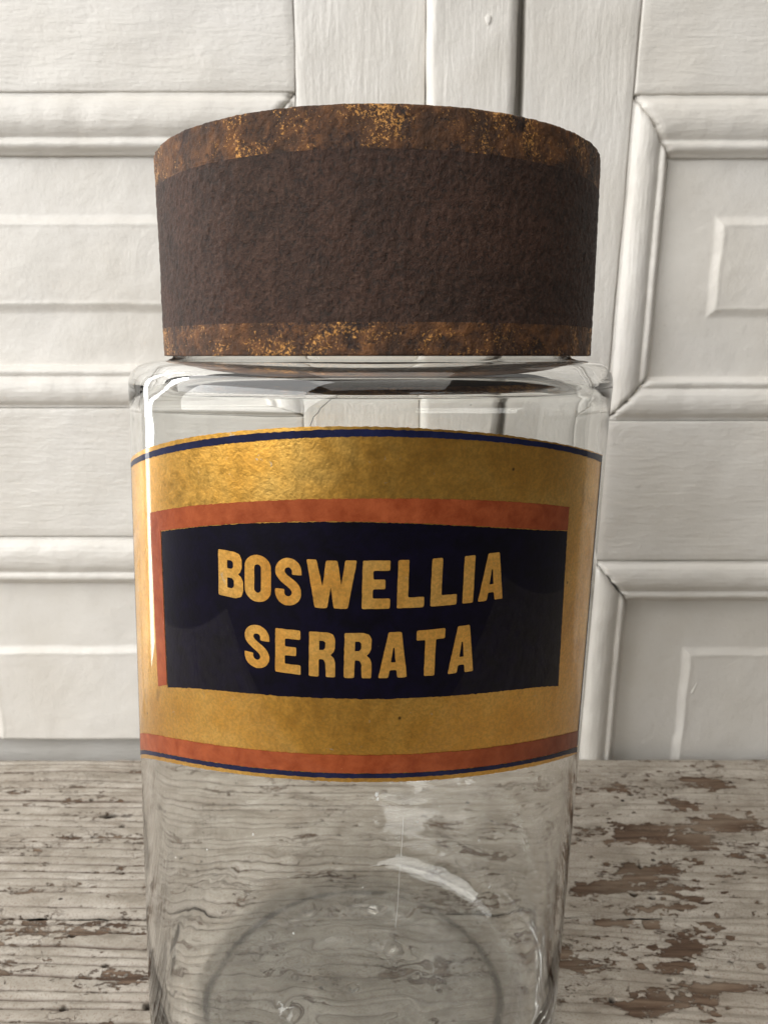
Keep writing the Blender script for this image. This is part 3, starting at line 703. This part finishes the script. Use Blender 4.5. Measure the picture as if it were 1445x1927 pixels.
# contact shade painted as a dark see-through ring where the glass meets the table
def mat_foot_shade():
    t = NT('foot contact shade'); v = t.coord((1, 1, 1))
    a = t.ramp(t.math('ADD', t.math('MULTIPLY', t.attr('dirt_shade'), 1.0), t.math('MULTIPLY', t.math('SUBTRACT', t.noise(v, 260, 5, 0.65), 0.5), 0.9)), [(0.35, 0.0), (0.85, 0.68)])
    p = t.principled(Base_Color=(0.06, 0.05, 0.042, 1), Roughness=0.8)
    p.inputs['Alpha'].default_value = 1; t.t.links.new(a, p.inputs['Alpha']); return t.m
def shade_ring():
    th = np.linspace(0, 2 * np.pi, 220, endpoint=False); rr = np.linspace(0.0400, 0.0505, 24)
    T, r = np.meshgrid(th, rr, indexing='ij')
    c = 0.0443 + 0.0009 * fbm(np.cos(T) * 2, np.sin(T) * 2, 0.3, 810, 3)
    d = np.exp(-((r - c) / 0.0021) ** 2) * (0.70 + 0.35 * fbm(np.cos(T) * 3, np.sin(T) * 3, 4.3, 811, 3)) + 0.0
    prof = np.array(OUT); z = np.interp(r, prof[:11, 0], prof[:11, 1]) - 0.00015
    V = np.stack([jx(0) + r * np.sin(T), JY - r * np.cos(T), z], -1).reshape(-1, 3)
    me = mesh_np('foot_shade', V, grid_faces(220, 24, True))
    at = me.attributes.new('dirt_shade', 'FLOAT', 'POINT'); at.data.foreach_set('value', d.ravel().astype(np.float32))  # strength of the painted contact shade round the foot
    link('foot_shade', me, mat_foot_shade(), jar, True)
shade_ring()

# scratches and the fine crack in the glass
def glass_line(name, pts, r, mat):
    q = [tuple(on_jar(np.array(R_(t)), np.array(z), 0.00002)) for t, z in pts]
    return tube(name, q, r, mat, jar)
glass_line('hairline_crack', [(-5.1, 0.1853), (-5.2, 0.1847), (-6.2, 0.18445), (-6.9, 0.1838), (-7.1, 0.1836), (-8.1, 0.18275), (-8.5, 0.1819), (-9.3, 0.1812), (-9.6, 0.1803), (-9.9, 0.1795)], 0.00006, M_DARK)
glass_line('scratch', [(9.6, 0.0995), (9.55, 0.094), (9.3, 0.088), (9.2, 0.080), (8.9, 0.074)], 0.00003, M_SCR)

rs = np.random.RandomState(5)
SPECKS = [(4.2, 0.1052, .42), (4.4, 0.1041, .34), (26.5, 0.0905, .30), (30.0, 0.078, .30), (-21, 0.0936, .22), (-33, 0.0860, .20), (12.5, 0.0982, .18), (17, 0.101, .16), (-12, 0.072, .2), (2, 0.084, .16),
          (-44, 0.079, .18), (38, 0.099, .2), (-8, 0.183, .14), (19, 0.1832, .16), (31, 0.181, .18)]
for tt, zz, rad in SPECKS:                       # chips, lime and dust stuck to the outside
    n = 9; q = rs.uniform(0.55, 1.25, n) * rad * 0.001; an = np.linspace(0, 2 * np.pi, n, endpoint=False)
    P = [on_jar(np.array(R_(tt)), np.array(zz), 0.00010)] + [on_jar(np.array(R_(tt) + q[i] * math.cos(an[i]) / JR), np.array(zz + 1.3 * q[i] * math.sin(an[i])), 0.00002) for i in range(n)]
    link('speck', mesh_np('speck', P, [(0, 1 + i, 1 + (i + 1) % n) for i in range(n)]), M_SCR, jar, True)

# ------------------------------------------------------------------ lid
LR = 0.0524; LX = -0.0015; LZ0 = 0.1922; LZ1 = 0.2358
ZA, ZC = 0.1984, 0.2286                          # seams between the skirt and the gilt bands
lid = empty('jar_lid', (LX, JY, LZ0), 'rusty brown tin lid with two worn gilt bands on the jar', 'lid')
def lid_wall(name, z0, z1, mat, top=False, bottom=False):
    NS = 900; nz = max(8, int((z1 - z0) / 0.00042))
    th = np.linspace(0, 2 * np.pi, NS, endpoint=False); zz = np.linspace(z0, z1, nz)
    rows = [(LR, z) for z in zz]
    if bottom: rows = [(LR - 0.0011, z0 + 0.010), (LR - 0.0011, z0 + 0.0002), (LR - 0.0007, z0 - 0.0001), (LR - 0.0002, z0)] + rows
    if top: rows = rows + [(LR - 0.0003, z1 + 0.0003), (LR - 0.0009, z1 + 0.00035), (LR - 0.0013, z1), (LR - 0.0014, z1 - 0.0016)]
    rows = np.array(rows)
    T, r = np.meshgrid(th, rows[:, 0], indexing='ij'); Z = np.broadcast_to(rows[:, 1], T.shape).copy()
    cx, cy = np.sin(T), -np.cos(T)
    g = 0.00012 * fbm(cx * LR * 1000, cy * LR * 1000, Z * 1000, 700, 3, 0.72) + 0.00008 * fbm(cx * LR * 60, cy * LR * 60, Z * 60, 710, 2)
    r = r + g - 0.00012 * np.exp(-((Z - LZ1) / 0.0006) ** 2) * (noise3(T * 40, 0.2, 0.4, 720) > 0.1)
    Z = Z + (0.00007 * fbm(T * 60 / (2 * np.pi) * 4, 0.3, 0.8, 730, 4)) * sstep(LZ1 - 0.002, LZ1, Z)
    V = np.stack([LX + r * cx, JY + r * cy, Z], -1).reshape(-1, 3)
    me = mesh_np(name, V, grid_faces(NS, len(rows), True))
    seam = np.minimum(np.abs(V[:, 2] - ZA), np.abs(V[:, 2] - ZC))
    at = me.attributes.new('edge', 'FLOAT', 'POINT'); at.data.foreach_set('value', np.exp(-seam / 0.0011).astype(np.float32))
    return link(name, me, mat, lid, True)
lid_wall('gilt_band', LZ0, ZA, M_GILT, bottom=True)
lid_wall('skirt', ZA, ZC, M_RUST)
lid_wall('gilt_band', ZC, LZ1, M_GILT, top=True)
th = np.linspace(0, 2 * np.pi, 160, endpoint=False); rr = np.linspace(0.0002, LR - 0.0012, 40)
T, r = np.meshgrid(th, rr, indexing='ij')
V = np.stack([LX + r * np.sin(T), JY - r * np.cos(T), LZ1 - 0.0013 + 0.0002 * fbm(r * np.sin(T) * 300, r * np.cos(T) * 300, 0.1, 740, 3)], -1).reshape(-1, 3)
link('top_disc', mesh_np('top_disc', V, grid_faces(160, 40, True)), M_RUST, lid, True)
